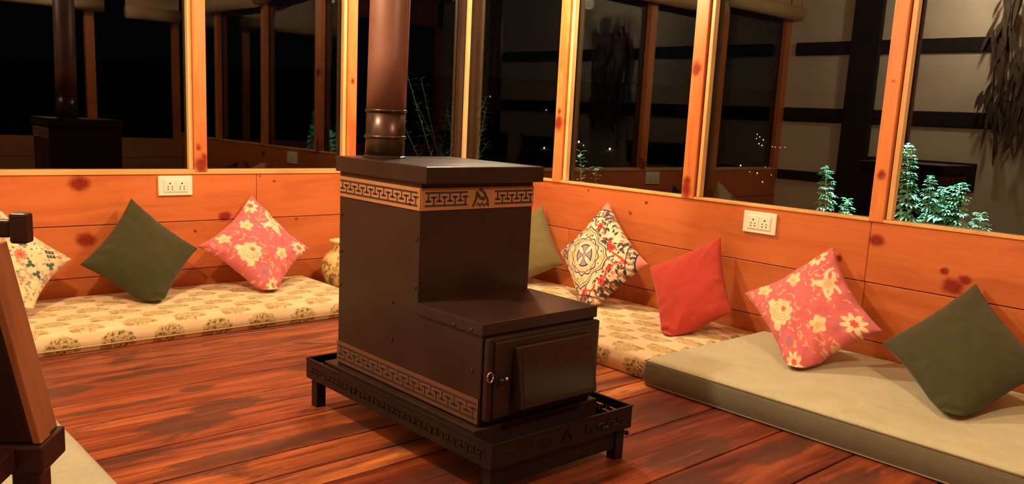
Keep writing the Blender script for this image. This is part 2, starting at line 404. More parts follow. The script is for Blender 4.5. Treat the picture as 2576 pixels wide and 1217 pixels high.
def pat_garden(x, y):
    img = np.tile(s2l((222, 206, 160)), (len(x), 1)) * (.92 + .16 * fnoise(x * 5 + 8, y * 5 + 8, 2))[:, None]
    img = put(img, .75 * arcs(x, y, 61, 240, .02, .06, .016), (92, 104, 80))
    img = put(img, .7 * arcs(x, y, 62, 170, .02, .06, .014), (206, 130, 96))
    img = put(img, .8 * dots(x, y, 63, 60, .014, .034), (214, 116, 90))
    img = put(img, .8 * dots(x, y, 64, 50, .012, .03), (82, 96, 96))
    low = sstep(-.15, -.45, y)
    img = put(img, low * .75 * dots(x, y, 65, 150, .014, .045), (190, 110, 96))
    img = put(img, low * .75 * dots(x, y, 66, 110, .014, .035), (112, 108, 80))
    for cx, cy, r, c in ((.2, .01, .10, (230, 120, 92)), (-.35, .3, .12, (230, 120, 92)), (-.3, -.4, .11, (222, 120, 100)), (.48, .12, .06, (246, 236, 200)), (.02, .3, .06, (240, 150, 120))):
        img = put(img, flower(x, y, cx, cy, r, 9, .2, .35), c); img = put(img, flower(x, y, cx, cy, r * .3, 6), (200, 70, 60))
    for cx, cy in ((.3, -.18), (.36, -.36), (.62, -.2), (.28, .22), (-.05, -.2), (-.1, .45)):
        img = put(img, flower(x, y, cx, cy, .075, 3, cx * 9, .7), (70, 92, 84))
    # small dark printed block near the right corner
    bx = ((np.abs(x - .67) < .07) & (np.abs(y - .02) < .075)); img = put(img, bx * 1.0, (74, 60, 52))
    img = put(img, (bx & (np.abs(y - .02) < .012)) * 1.0, (220, 200, 150))
    img = put(img, (bx & (np.sin(x * 130) > .3) & (np.abs(np.abs(y - .02) - .042) < .018)) * .7, (200, 180, 140))
    img = put(img, flower(x, y, .80, -.02, .045, 4, .4, .3), (226, 110, 90))
    return img
def pat_mat(px, py, drop, seed=0):
    """cream block print: staggered flowering bushes; px, py in metres over the cloth"""
    img = np.tile(s2l((232, 206, 160)), (len(px), 1)) * (.94 + .12 * fnoise(px * 4 + 50, py * 4 + 50, 4))[:, None]
    sx, sy = .196, .088
    wx = px + .006 * (vnoise(px * 12 + 90, py * 12 + 90, 7) - .5)
    for st in range(2):
        row = np.floor(py / sy)
        for dr in (-1, 0, 1):
            r = row + dr; cy = (r + .5) * sy; shift = (r % 2) * sx / 2
            cx = (np.floor((wx - shift) / sx) + .5) * sx + shift
            dx = (wx - cx) / .064; dy = (py - cy) / .0435
            th = np.arctan2(dy, dx); d = np.hypot(dx, dy)
            R = 1 - .04 + .05 * np.cos(9 * th) + .12 * (fnoise(px * 90 + 300, py * 90 + 300, 12, 2) - .5)
            m = sstep(.035, -.035, d - R)
            if st == 0: img = put(img, m * .85, (198, 172, 112))
            else:
                n = fnoise(px * 160 + 500, py * 160 + 500, 15, 2)
                sd = np.where(drop > .004, .95, .45); img = put(img, m * sstep(.58, .68, n) * sd, (92, 80, 44)); img = put(img, m * sstep(.36, .28, n) * .45, (232, 206, 144))
                br = np.hypot(dx + .75, dy + .62) * .6; img = put(img, sstep(.20, .14, br) * .75, (150, 118, 66))
                br = np.hypot(dx - .8, dy + .5) * .6; img = put(img, sstep(.16, .1, br) * .7, (150, 118, 66))
    return img
def pat_vase(th, z):
    img = np.tile(s2l((226, 196, 128)), (len(th), 1))
    n = fnoise(th * 3.2 + 20, z * 34 + 20, 31, 4); b = sstep(.02, .05, z) * sstep(.20, .16, z)
    img = put(img, b * sstep(.50, .55, n) * .9, (104, 76, 40)); img = put(img, b * sstep(.36, .32, n) * .6, (160, 126, 66))
    n2 = fnoise(th * 6 + 60, z * 60 + 60, 35, 3); img = put(img, sstep(.66, .7, n2) * .8, (84, 60, 34))
    return img
def set_pattern(me, colors):
    a = me.color_attributes.new('pattern', 'FLOAT_COLOR', 'POINT')
    c = np.ones((len(colors), 4), np.float32); c[:, :3] = colors; a.data.foreach_set('color', c.ravel())
def np_mesh(name, verts, faces):
    me = bpy.data.meshes.new(name)
    me.vertices.add(len(verts)); me.vertices.foreach_set('co', np.asarray(verts, np.float32).ravel())
    faces = np.asarray(faces, np.int32); nf = len(faces)
    me.loops.add(nf * 4); me.loops.foreach_set('vertex_index', faces.ravel())
    me.polygons.add(nf); me.polygons.foreach_set('loop_start', np.arange(0, nf * 4, 4, dtype=np.int32))
    me.polygons.foreach_set('use_smooth', np.ones(nf, bool))
    me.update(calc_edges=True); me.validate(); return me
def grid_faces(nu, nv, base=0, flip=False):
    i, j = np.meshgrid(np.arange(nu - 1), np.arange(nv - 1), indexing='ij'); a = base + i * nv + j
    f = np.stack([a, a + nv, a + nv + 1, a + 1], -1).reshape(-1, 4); return f[:, ::-1] if flip else f

# ------------------------------------------------------------------ room shell
H = 2.30; XW = -3.42; YB = -4.75; SILL = .633
def add_tone(o, vals):
    """one random number per board, as a colour attribute used by the wood materials"""
    me = o.data; a = me.color_attributes.new('tone', 'FLOAT_COLOR', 'POINT'); per = len(me.vertices) // len(vals)
    for i, d in enumerate(a.data):
        v = vals[min(i // per, len(vals) - 1)]; d.color = (v[0], v[1], v[2], 1)

# floor planks along X
bm = BM(); edges = [.12, -.20, -.43, -.68, -.93, -1.20, -1.41, -1.69, -1.915, -2.055, -2.16, -2.40, -2.66, -2.9, -3.15, -3.4, -3.66, -3.9, -4.2, -4.5, -4.8]
tones = [.5, .45, .5, .46, .40, .50, .43, .56, .60, 1.0, .14, .22, .24, .32, .3, .4, .35, .4, .35, .4]
vals = []
for a, b, t in zip(edges, edges[1:], tones):
    box(bm, XW - .1, .12, b + .0036, a - .0036, -.03, 0.0); vals.append((t, random.random(), random.random()))
o = struct('floor', bm, M['floor'], bevel=.002, seg=1); add_tone(o, vals)
bm = BM(); box(bm, XW - .1, .12, YB - .05, .12, -.06, -.032); struct('floor_base', bm, M['dark_beam'])
# ceiling boards
bm = BM(); vals = []
for k in range(20):
    box(bm, XW - .1, .12, YB - .05 + k * .2465, YB - .05 + (k + 1) * .2465 - .004, H, H + .02); vals.append((.4 + .2 * random.random(), random.random(), random.random()))
o = struct('ceiling', bm, M['ceil']); add_tone(o, vals)
# left wall: three boards below the windows (front face y = 0), two lengths each
bm = BM(); vals = []
for z0, z1, seams, t in ((0.0, .158, (-3.6, -1.9, .05), (.36, .34)), (.161, .388, (-3.6, -2.9, .05), (.46, .48)), (.391, SILL - .012, (-3.6, -1.31, .05), (.54, .48))):
    for x0, x1, tt in zip(seams, seams[1:], t):
        box(bm, x0 + .001, x1 - .001, 0, .03, z0, z1); vals.append((tt, random.random(), random.random()))
o = struct('wall_left', bm, M['wall_left'], bevel=.002, seg=1); add_tone(o, vals)
bm = BM(); vals = []
for z0, z1, seams, t in ((0.0, .158, (-4.8, -2.95, -1.3, 0), (.40, .38, .36)), (.161, .384, (-4.8, -2.503, -.9, 0), (.46, .44, .52)), (.387, SILL - .012, (-4.8, -2.500, 0), (.5, .48))):
    for y0, y1, tt in zip(seams, seams[1:], t):
        box(bm, 0, .03, y0 + .001, y1 - .001, z0, z1); vals.append((tt, random.random(), random.random()))
o = struct('wall_right', bm, M['wall_right'], bevel=.002, seg=1); add_tone(o, vals)
# headers above the windows
bm = BM(); box(bm, XW - .1, .05, 0, .06, 2.02, H); struct('wall_left_header', bm, M['wall_left'])
bm = BM(); box(bm, 0, .06, YB, 0, 2.02, H); struct('wall_right_header', bm, M['wall_right'])
for o in (bpy.data.objects['wall_left_header'], bpy.data.objects['wall_right_header']): add_tone(o, [(.45, .3, .6)])
# plaster wall with dark bonding timbers (seen mirrored in the right hand panes)
bm = BM(); box(bm, XW - .12, XW, YB, .06, 0, H); struct('wall_plaster', bm, M['plaster'])
n = 30
for y0, y1, z0, z1 in ((-1.72, -.07, 1.572, 1.678), (-1.72, -.02, 1.03, 1.145), (-.9, -.015, .54, .62), (-.80, -.565, 0, H), (-1.62, -.80, .57, .78), (-3.6, -1.9, 1.572, 1.678), (-3.6, -1.9, 1.03, 1.145)):
    bm = BM(); box(bm, XW, XW + (.02 if y1 - y0 > .4 else .05), y0, y1, z0, z1); o = struct('trim_%d' % n, bm, M['dark_beam'], bevel=.008); n += 1
# rear wall behind the camera: half wall, opening and posts
bm = BM(); vals = []
for x0, x1 in ((XW, -1.6), (-1.598, .03)):
    for z0, z1 in ((0, .19), (.193, .38), (.383, .57)):
        box(bm, x0, x1, YB - .03, YB, z0, z1); vals.append((.42 + .1 * random.random(), random.random(), random.random()))
o = struct('wall_rear', bm, M['ceil']); add_tone(o, vals)
for x0, x1 in ((-1.73, -1.64), (-.86, -.78), (-2.55, -2.47), (-3.42, -3.34), (-.06, .0)):
    bm = BM(); box(bm, x0, x1, YB - .06, YB, .5705, H)
    struct('trim_%d' % n, bm, M['post']); n += 1
bm = BM(); box(bm, XW, 0, YB - .06, YB, 2.0, H); o = struct('wall_rear_header', bm, M['wall_left']); add_tone(o, [(.45, .3, .6)])

# window posts (inner orange face, dark strip outside imitating its reflection), pale glazing beads and panes
GL = .036   # glass plane behind the inner face
n = 1
def post_left(x0, x1):
    global n
    bm = BM(); box(bm, x0, x1, -.009, GL - .004, SILL - .0115, H); o = struct('trim_%d' % n, bm, M['post'], bevel=.003); n += 1
    bm = BM(); box(bm, x0 - .004, x1 + .004, GL + .006, GL + .035, SILL - .05, H); struct('reflection_strip', bm, M['outer'], parent=o)
    bm = BM(); box(bm, x0 - .020, x0 - .001, .004, GL - .004, SILL + .0005, H); struct('glazing_bead', bm, M['bead'], parent=o, bevel=.002)
def post_right(y0, y1):     # y0 nearer the camera
    global n
    bm = BM(); box(bm, -.009, GL - .004, y0, y1, SILL - .0115, H); o = struct('trim_%d' % n, bm, M['post'], bevel=.003); n += 1
    bm = BM(); box(bm, GL + .006, GL + .035, y0 - .004, y1 + .004, SILL - .05, H); struct('reflection_strip', bm, M['outer'], parent=o)
    bm = BM(); box(bm, .002, GL - .004, y0 - .026, y0 - .007, SILL + .0005, H); struct('glazing_bead', bm, M['bead'], parent=o, bevel=.002)
PL = [(-3.42, -3.34), (-2.50, -2.432), (-1.621, -1.560), (-.803, -.747)]
PR = [(-.822, -.760), (-1.672, -1.604), (-2.546, -2.490), (-3.44, -3.38), (-4.30, -4.24)]
for a, b in PL: post_left(a, b)
for a, b in PR: post_right(a, b)
# corner post
bm = BM(); box(bm, -.022, .0, -.026, -.004, SILL - .012, H); o = struct('trim_%d' % n, bm, M['bead'], bevel=.003); n += 1
bm = BM(); box(bm, -.022, GL + .035, GL + .0065, GL + .035, SILL - .05, H); box(bm, GL + .0065, GL + .035, -.030, GL + .006, SILL - .05, H); struct('reflection_strip', bm, M['outer'], parent=o)  # dark strips behind the glass imitate the corner post's reflection
# sills: pale bead along the bottom of the glass
bm = BM(); box(bm, XW, -.0, -.006, GL + .012, SILL - .022, SILL); struct('trim_%d' % n, bm, M['bead_h'], bevel=.002); n += 1
bm = BM(); box(bm, -.006, GL + .012, YB, -.0, SILL - .0118, SILL); struct('trim_%d' % n, bm, M['bead_h'], bevel=.002); n += 1
# outer face below the glass
bm = BM(); box(bm, XW, .1, .034, .06, -.05, SILL - .02); struct('wall_left_outer', bm, M['outer'])
bm = BM(); box(bm, .034, .06, YB, .06, -.05, SILL - .02); struct('wall_right_outer', bm, M['outer'])
wn = 1
xs = [PL[0][1], PL[1][0], PL[1][1], PL[2][0], PL[2][1], PL[3][0], PL[3][1], GL]
for a, b in zip(xs[::2], xs[1::2]):
    bm = BM(); box(bm, a - .004, b + .004, GL, GL + .004, SILL - .008, 2.02)
    if wn == 2: bmesh.ops.rotate(bm, verts=bm.verts, cent=((a + b) / 2, GL + .002, 1), matrix=Matrix.Rotation(-.017, 3, 'Z'))   # this pane sits slightly askew in its rebate
    struct('window_%d' % wn, bm, M['glass']); wn += 1
ys = [GL] + [v for p in PR for v in (p[1], p[0])] + [YB]
for a, b in zip(ys[::2], ys[1::2]):
    bm = BM(); box(bm, GL, GL + .004, b - .004, a + .004, SILL - .008, 2.02); struct('window_%d' % wn, bm, M['glass']); wn += 1

# ------------------------------------------------------------------ socket plates
def socket(name, label, c, axis):
    """c = centre on the wall; axis 0: on the right wall, 1: on the left wall"""
    def P(u, v, d):    # u right as seen, v up, d out of the wall
        return (c[0] + u, -d, c[2] + v) if axis == 1 else (-d, c[1] - u, c[2] + v)
    def bx(bm, u0, u1, v0, v1, d0, d1):
        a = P(u0, v0, d0); b = P(u1, v1, d1)
        box(bm, min(a[0], b[0]), max(a[0], b[0]), min(a[1], b[1]), max(a[1], b[1]), a[2], b[2])
    t = thing(name, label, 'socket', c)
    bm = BM(); bx(bm, -.079, .079, -.046, .046, 0.0005, .010); obj('cover_plate', bm, M['socket'], t, bevel=.004, seg=3)
    bm = BM(); bx(bm, -.057, .057, -.030, .030, .0102, .0125); ins = obj('socket_insert', bm, M['socket'], t, bevel=.001)
    for k, s in enumerate((-.0275, .0275)):
        bm = BM(); bx(bm, s - .026, s + .026, -.026, .026, .0127, .0142); o = obj('socket_outlet', bm, M['socket'], t, bevel=.001)
        bm = BM()
        for du, dv, r in ((0, .011, .0038), (-.0095, -.004, .0028), (.0095, -.004, .0028), (-.0095, -.015, .0030), (.0095, -.015, .0030)):
            q = [P(s + du + r * math.cos(i * PI / 6), dv + r * math.sin(i * PI / 6), .0142) for i in range(12)]
            w = Vector(P(0, 0, .0006)) - Vector(P(0, 0, 0)); prism(bm, q, w)
        obj('pin_hole', bm, M['hole'], o)
    return t
socket('wall_socket', 'ivory double socket plate on the boards above the green cushion of the left wall', (-1.712, 0, .559), 1)
socket('wall_socket', 'ivory double socket plate on the right wall above the plain red cushion', (0, -2.022, .557), 0)

# ------------------------------------------------------------------ floor mats
def mat_mesh(name, x0, x1, y0, y1, h, step, pattern, r=.018, puff=.012, warp=0, seed=0, sink=()):
    """cloth-covered slab: a grid folded down over the four sides"""
    e = h - .002; LX, LY = x1 - x0, y1 - y0
    def axis(L):
        inner = np.linspace(0, L, max(8, int(L / step))); side = np.linspace(-e, 0, max(8, int(e / step)), endpoint=False)
        return np.concatenate([side, inner, L - side[::-1]])
    A, B = np.meshgrid(axis(LX), axis(LY), indexing='ij'); a, b = A.ravel(), B.ravel()
    ca, cb = np.clip(a, 0, LX), np.clip(b, 0, LY); oa, ob = np.abs(a - ca), np.abs(b - cb); drop = np.minimum(np.maximum(oa, ob), e)
    x, y = x0 + ca, y0 + cb
    ex = np.minimum(ca, LX - ca); ey = np.minimum(cb, LY - cb); ed = np.minimum(ex, ey)
    z = h - drop
    rr = np.clip(1 - ed / r, 0, 1); z = z - np.where(drop == 0, r * .55 * rr ** 2, 0) * 1.0
    z = np.where(drop > 0, (h - r * .55) * (1 - drop / e) + .002 * (drop / e), z)
    bulge = np.where(drop > 0, .010 * np.sin(PI * np.clip(drop / e, 0, 1)), 0)
    x += np.sign(a - ca) * bulge; y += np.sign(b - cb) * bulge
    inside = (drop == 0)
    z += inside * puff * np.clip(ed / .12, 0, 1) ** .7 * (.35 + fnoise(x * 3 + 20 + seed, y * 3 + 20, 40 + seed, 3))
    z += .004 * (fnoise(x * 14 + 60, y * 14 + 60, 44 + seed, 3) - .5) * inside
    if warp:
        wv = warp * (fnoise(x * 2.2 + 9, y * 2.2 + 30, 50 + seed, 2) - .5)
        y += wv * (np.abs(y - y0) < .2) ; x += wv * (np.abs(x - x0) < .2)
    for sx, sy, sr, sd in sink: z -= sd * np.exp(-(((x - sx) ** 2 + (y - sy) ** 2) / sr ** 2)) * inside
    me = np_mesh(name, np.stack([x, y, z], -1), grid_faces(*A.shape))
    set_pattern(me, pattern(a, b, drop)); return me
def mat(name, label, x0, x1, y0, y1, h, step, pattern, m, pipes=(), pm=None, **k):
    me = mat_mesh(name, x0, x1, y0, y1, h, step, pattern, **k)
    o = link_mesh(name, me, m); tag(o, label, 'floor mattress'); recenter(o)
    for zz, gap in pipes:
        bm = BM(); p = lambda u, v: ((x0 + x1) / 2 + u * ((x1 - x0) / 2 + gap), (y0 + y1) / 2 + v * ((y1 - y0) / 2 + gap), zz)
        lp = [p(-1, -1), p(0, -1), p(1, -1), p(1, 0), p(1, 1), p(0, 1), p(-1, 1), p(-1, 0), p(-1, -.999)]
        tube(bm, lp, .0028, 6); q = obj('piping', bm, pm, o, smooth=True)
    return o
fm = lambda a, b, d: pat_mat(a, b, d)
fm2 = lambda a, b, d: pat_mat(b + .03, -a, d)
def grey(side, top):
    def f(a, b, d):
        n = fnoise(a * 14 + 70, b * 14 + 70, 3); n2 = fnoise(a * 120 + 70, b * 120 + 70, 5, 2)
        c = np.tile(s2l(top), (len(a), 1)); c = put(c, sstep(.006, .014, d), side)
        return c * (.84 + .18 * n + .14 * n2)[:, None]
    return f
mat('floor_mattress', 'cream block-printed floor mattress along the left wall boards', -3.36, -1.06, -.632, -.014, .082, .0042, fm, M['fabric'], ((.022, .008),), M['pipe_cream'], puff=.008,
    sink=((-1.93, -.26, .12, .008), (-1.41, -.29, .1, .008)))
mat('floor_mattress', 'cream block-printed floor mattress by the right wall behind the stove', -.735, -.012, -2.075, -.15, .085, .0042, fm2, M['fabric'], puff=.010, warp=.03, seed=3)
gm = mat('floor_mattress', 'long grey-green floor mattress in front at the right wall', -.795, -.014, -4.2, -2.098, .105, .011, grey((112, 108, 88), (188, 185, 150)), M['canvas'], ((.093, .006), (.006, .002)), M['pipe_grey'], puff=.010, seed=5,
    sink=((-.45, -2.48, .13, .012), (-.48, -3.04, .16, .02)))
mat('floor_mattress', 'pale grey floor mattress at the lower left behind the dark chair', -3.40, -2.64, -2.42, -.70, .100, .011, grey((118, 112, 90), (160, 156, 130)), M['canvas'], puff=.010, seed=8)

# ------------------------------------------------------------------ cushions
def cushion(label, T, R, B, L, nrm, pattern, thick=.088, floor_z=.09, wall=None, N=170, seed=0, wr=.006, m='fabric', crumple=.03, pinch=.14, name='throw_cushion'):
    T, R, B, L = (np.array(p, float) for p in (T, R, B, L)); nrm = np.array(nrm, float); nrm /= np.linalg.norm(nrm)
    C0 = (L + R) / 2; B = C0 + (B - C0) * 1.17
    s = np.sin(np.linspace(-PI / 2, PI / 2, N)) * .35 + np.linspace(-1, 1, N) * .65
    U, V = np.meshgrid(s, s, indexing='ij'); u, v = U.ravel(), V.ravel()
    out = []; cols = []
    for side in (1, -1):
        uu = u * (1 - pinch * (1 - v ** 2)); vv = v * (1 - pinch * (1 - u ** 2))
        dd = (uu + vv) / 2; cut = -.80; nd = np.where(dd < cut, cut + (dd - cut) * .22, dd); uu = uu + nd - dd; vv = vv + nd - dd
        w = [(1 + uu) * (1 + vv) / 4, (1 + uu) * (1 - vv) / 4, (1 - uu) * (1 - vv) / 4, (1 - uu) * (1 + vv) / 4]
        P = sum(wi[:, None] * c[None] for wi, c in zip(w, (T, R, B, L)))
        prof = np.clip((1 - u ** 2) * (1 - v ** 2), 0, 1) ** .42
        hgt = thick * prof * (1.0 if side > 0 else .75)
        # soft creases running in from the edges and corners
        cr = fnoise(u * 2.2 + 30 + seed, v * 2.2 + 30, 70 + seed, 3) - .5
        th = np.arctan2(v, u); rad = np.maximum(np.abs(u), np.abs(v))
        rays = np.sin(th * 14 + 6 * vnoise(th * 3 + 40, rad * 2 + 40, seed)) * sstep(.45, 1, rad) * .6
        cr2 = np.sin(9 * fnoise(u * 1.6 + 60 + seed, v * 1.6 + 60, 75 + seed, 2) + 5 * (u - v)) * sstep(.25, .9, rad)
        hgt = hgt + prof ** .4 * (wr * 2.2 * cr + wr * .45 * cr2 + wr * .6 * rays)
        P = P + side * hgt[:, None] * nrm[None]
        near = np.clip(1 - np.hypot(u + 1, v + 1) / .62, 0, 1)
        fold = np.sin(np.hypot(u + 1, v + 1) * 26 + 3 * fnoise(u * 4 + 9, v * 4 + 9, 80 + seed, 2))
        P += (near * prof ** .3 * crumple * (.35 * fold + .25))[:, None] * nrm[None] * side
        out.append(P); dx, dy = (u - v) / 2, (u + v) / 2
        cols.append(pattern(dx, dy))
    P = np.concatenate(out)
    z = P[:, 2]; fz = floor_z
    low = z < fz + .02; z2 = np.where(low, fz + .02 * np.exp((z - fz - .02) / .03), z); P[:, 2] = z2
    if wall is not None:
        ax = wall; lim = -.008; d = P[:, ax]; P[:, ax] = np.where(d > lim - .02, lim - .02 * np.exp(-(d - lim + .02) / .03), d)
    nn = N * N
    f = np.concatenate([grid_faces(N, N, 0), grid_faces(N, N, nn, True)])
    me = np_mesh(name, P, f); set_pattern(me, np.concatenate(cols))
    bm = bmesh.new(); bm.from_mesh(me); bmesh.ops.remove_doubles(bm, verts=bm.verts, dist=.0004)
    bmesh.ops.recalc_face_normals(bm, faces=bm.faces); bm.to_mesh(me); bm.free()
    o = link_mesh(name, me, M[m]); tag(o, label, 'cushion', 'scatter cushions leaning on the walls'); recenter(o); return o
NL = (.05, -1, .50); NR = (-1, -.05, .55)
cushion('cream cushion with small garden flowers at the far left', (-2.48, -.045, .53), (-2.207, -.15, .272), (-2.43, -.33, .10), (-2.77, -.17, .27), NL, pat_garden, wall=1, seed=1, N=240, crumple=.01)
cushion('plain dark green cushion on the cream mattress under the left socket', (-1.923, -.04, .510), (-1.671, -.148, .282), (-1.925, -.31, .06), (-2.176, -.148, .247), NL, pat_plain((64, 62, 34)), wall=1, seed=2, thick=.08, m='canvas', wr=.004, pinch=.11)
cushion('pink flowered cushion against the left wall beside the vase', (-1.357, -.04, .512), (-1.112, -.168, .248), (-1.41, -.34, .07), (-1.679, -.168, .296), NL, pat_pink, wall=1, seed=3, N=240, wr=.012, crumple=.035)
cushion('plain olive green cushion half hidden behind the stove', (-.05, -.745, .498), (-.10, -.975, .215), (-.30, -.74, .07), (-.12, -.44, .24), NR, pat_plain((112, 100, 60)), wall=0, seed=4, m='canvas', wr=.004, pinch=.11)  # stronger light here is put into a brighter green than the other cushions
cushion('cream and navy medallion print cushion on the right wall', (-.04, -1.194, .560), (-.15, -1.560, .315), (-.31, -1.345, .07), (-.165, -1.009, .286), NR, pat_mandala, wall=0, seed=5, thick=.075, N=300, wr=.006, crumple=.01, pinch=.11)
cushion('plain red cushion standing under the right socket', (-.04, -1.859, .475), (-.20, -2.055, .196), (-.41, -1.895, .06), (-.23, -1.630, .318), (-1, -.25, .5), pat_plain((186, 66, 50), .06), wall=0, seed=6, thick=.08, m='canvas', wr=.006, crumple=.05, pinch=.08)
cushion('pink flowered cushion on the grey mattress at the right wall', (-.04, -2.378, .510), (-.243, -2.700, .265), (-.455, -2.50, .08), (-.243, -2.131, .294), NR, pat_pink, wall=0, seed=7, floor_z=.112, N=300, wr=.012, crumple=.04)
cushion('plain dark green cushion on the grey mattress at the right edge', (-.04, -2.914, .455), (-.258, -3.235, .258), (-.49, -3.055, .08), (-.258, -2.709, .225), NR, pat_plain((64, 62, 36)), wall=0, seed=8, floor_z=.106, m='canvas', wr=.004, crumple=.03, pinch=.09, thick=.085)

# ------------------------------------------------------------------ vase
def vase():
    prof = [(.050, 0), (.058, .004), (.075, .03), (.096, .07), (.110, .115), (.113, .145), (.106, .18), (.088, .208), (.066, .226), (.056, .236), (.053, .25), (.056, .262), (.068, .270), (.074, .276), (.073, .281), (.064, .280), (.052, .268), (.048, .25), (.046, .20), (.040, .02)]
    seg = 96; pr = []
    for (r0, z0), (r1, z1) in zip(prof, prof[1:]):
        for k in range(4): pr.append((r0 + (r1 - r0) * k / 4, z0 + (z1 - z0) * k / 4))
    pr.append(prof[-1]); n = len(pr); th = np.arange(seg) * 2 * PI / seg
    R = np.array([p[0] for p in pr]); Z = np.array([p[1] for p in pr])
    cx, cy = -.915, -.175
    V = np.stack([cx + R[:, None] * np.cos(th), cy + R[:, None] * np.sin(th), np.repeat(Z[:, None], seg, 1)], -1).reshape(-1, 3)
    i, j = np.meshgrid(np.arange(n - 1), np.arange(seg), indexing='ij'); a = i * seg + j; b = i * seg + (j + 1) % seg
    F = np.stack([a, b, b + seg, a + seg], -1).reshape(-1, 4)
    me = np_mesh('ceramic_vase', V, F)
    T, ZZ = np.meshgrid(th, Z); TT = np.tile(th, n); set_pattern(me, pat_vase(np.abs(TT - PI) , np.repeat(Z, seg)))
    t = NT('painted ceramic'); at = t.n('ShaderNodeAttribute', attribute_name='pattern'); t.bsdf(at.outputs['Color'], .3)
    o = link_mesh('ceramic_vase', me, t.m); tag(o, 'cream glazed vase with brown painted flowers behind the stove', 'vase'); recenter(o); o.location.z = .0
vase()

# ------------------------------------------------------------------ stove
SX0, SX1, SYB, SYU, SYL = -1.854, -1.437, -1.697, -2.115, -2.395
ZB, ZT, ZTOP = .155, .431, .80
st = thing('wood_stove', 'tall dark metal wood-burning stove with key-pattern bands in the room middle', 'stove', ((SX0 + SX1) / 2, (SYB + SYL) / 2, .102))
bm = BM()   # stepped body: one welded shell
prism(bm, [(SX0, SYB, ZB), (SX0, SYL, ZB), (SX0, SYL, ZT - .004), (SX0, SYU, ZT - .004), (SX0, SYU, .79), (SX0, SYB, .79)], (SX1 - SX0, 0, 0))
obj('stove_body', bm, M['steel'], st, bevel=.003)
bm = BM(); box(bm, SX0 - .009, SX1 + .009, SYU - .034, SYB + .012, .760, .806); obj('top_lid', bm, M['steel'], st, bevel=.003)
bm = BM(); box(bm, SX0 - .006, SX1 + .006, SYL - .006, SYU - .0015, .398, ZT); obj('firebox_lid', bm, M['steel'], st, bevel=.003)
bm = BM(); box(bm, -1.878, -1.414, -2.407, -1.655, .102, ZB - .0005); obj('base_plate', bm, M['steel'], st, bevel=.003)

def key_bars(w, h, n, t=.0054, half=None):
    """interlocking T key pattern as rectangles (u0,u1,v0,v1) in a w x h strip"""
    p = w / n; rs = [(0, w, h - t, h), (0, w, 0, t)]
    for i in range(n):
        c = (i + .30) * p; rs += [(c - t / 2, c + t / 2, .34 * h, h - t), (c - .27 * p, c + .27 * p, .30 * h, .30 * h + t)]
        c = (i + .80) * p; rs += [(c - t / 2, c + t / 2, t, .66 * h), (c - .27 * p, c + .27 * p, .70 * h - t, .70 * h)]
    return rs
def band(name, origin, du, dn, w, h, m, n, parts, border, label=None):
    """plate on a stove face: du = unit vector along, dn = outward"""
    o3, du, dn = Vector(origin), Vector(du), Vector(dn)
    def slab(bm, u0, u1, v0, v1, d0, d1):
        prism(bm, [o3 + du * u + Vector((0, 0, v)) + dn * d0 for u, v in ((u0, v0), (u1, v0), (u1, v1), (u0, v1))], dn * (d1 - d0))
    bm = BM(); slab(bm, 0, w, 0, h, .0006, .0030); b = obj(name, bm, m, st)
    for u0, u1, nn in parts:
        bm = BM()
        for r in key_bars(u1 - u0, h - 2 * border, nn):
            slab(bm, u0 + r[0], u0 + r[1], border + r[2], border + r[3], .0031, .0036)
        k = obj('key_fretwork', bm, M['key_dark'], b); tag(k, 'dark interlocking key pattern')
    return b, slab
band('upper_band', (SX0, SYB + .0, .685), (0, -1, 0), (-1, 0, 0), SYB - SYU, .061, M['band'], 9, ((.008, SYB - SYU - .010, 9),), .010)
fb, slab = band('upper_band', (SX0, SYU, .685), (1, 0, 0), (0, -1, 0), SX1 - SX0, .061, M['band'], 7, ((.012, .160, 4), (.262, .412, 4)), .010)
band('lower_band', (SX0, SYB, .162), (0, -1, 0), (-1, 0, 0), SYB - SYL - .004, .067, M['band_low'], 13, ((.008, SYB - SYL - .012, 13),), .011)
# maker's emblem between the key runs on the front band
def poly(bm, pts):
    cx, cz = SX0 + .211, .690
    prism(bm, [(cx + x, SYU - .0036, cz + z) for x, z in pts], (0, -.0006, 0))
bm = BM()
left = [(-.031, .002), (-.021, .030), (-.008, .044), (-.012, .050), (-.017, .047), (-.028, .026)]
poly(bm, [(-.034, .001), (-.022, .028), (-.020, .048), (-.010, .040), (.004, .022), (-.004, .020), (-.012, .030), (-.016, .022), (-.027, .001)])
poly(bm, [(-.012, .044), (-.004, .055), (.014, .042), (.026, .022), (.030, .001), (.024, .001), (.020, .020), (.009, .036), (-.004, .046)])
poly(bm, [(-.022, .001), (-.012, .014), (-.004, .006), (.003, .014), (.011, .006), (.019, .012), (.026, .001), (.018, .006), (.011, .000), (.003, .008), (-.004, .000), (-.012, .008)])
poly(bm, [(.008 + .0065 * math.cos(a * PI / 8), .024 + .0065 * math.sin(a * PI / 8)) for a in range(16)])
o = obj('flame_emblem', bm, M['key_dark'], fb); tag(o, 'small dark tent-shaped maker emblem')
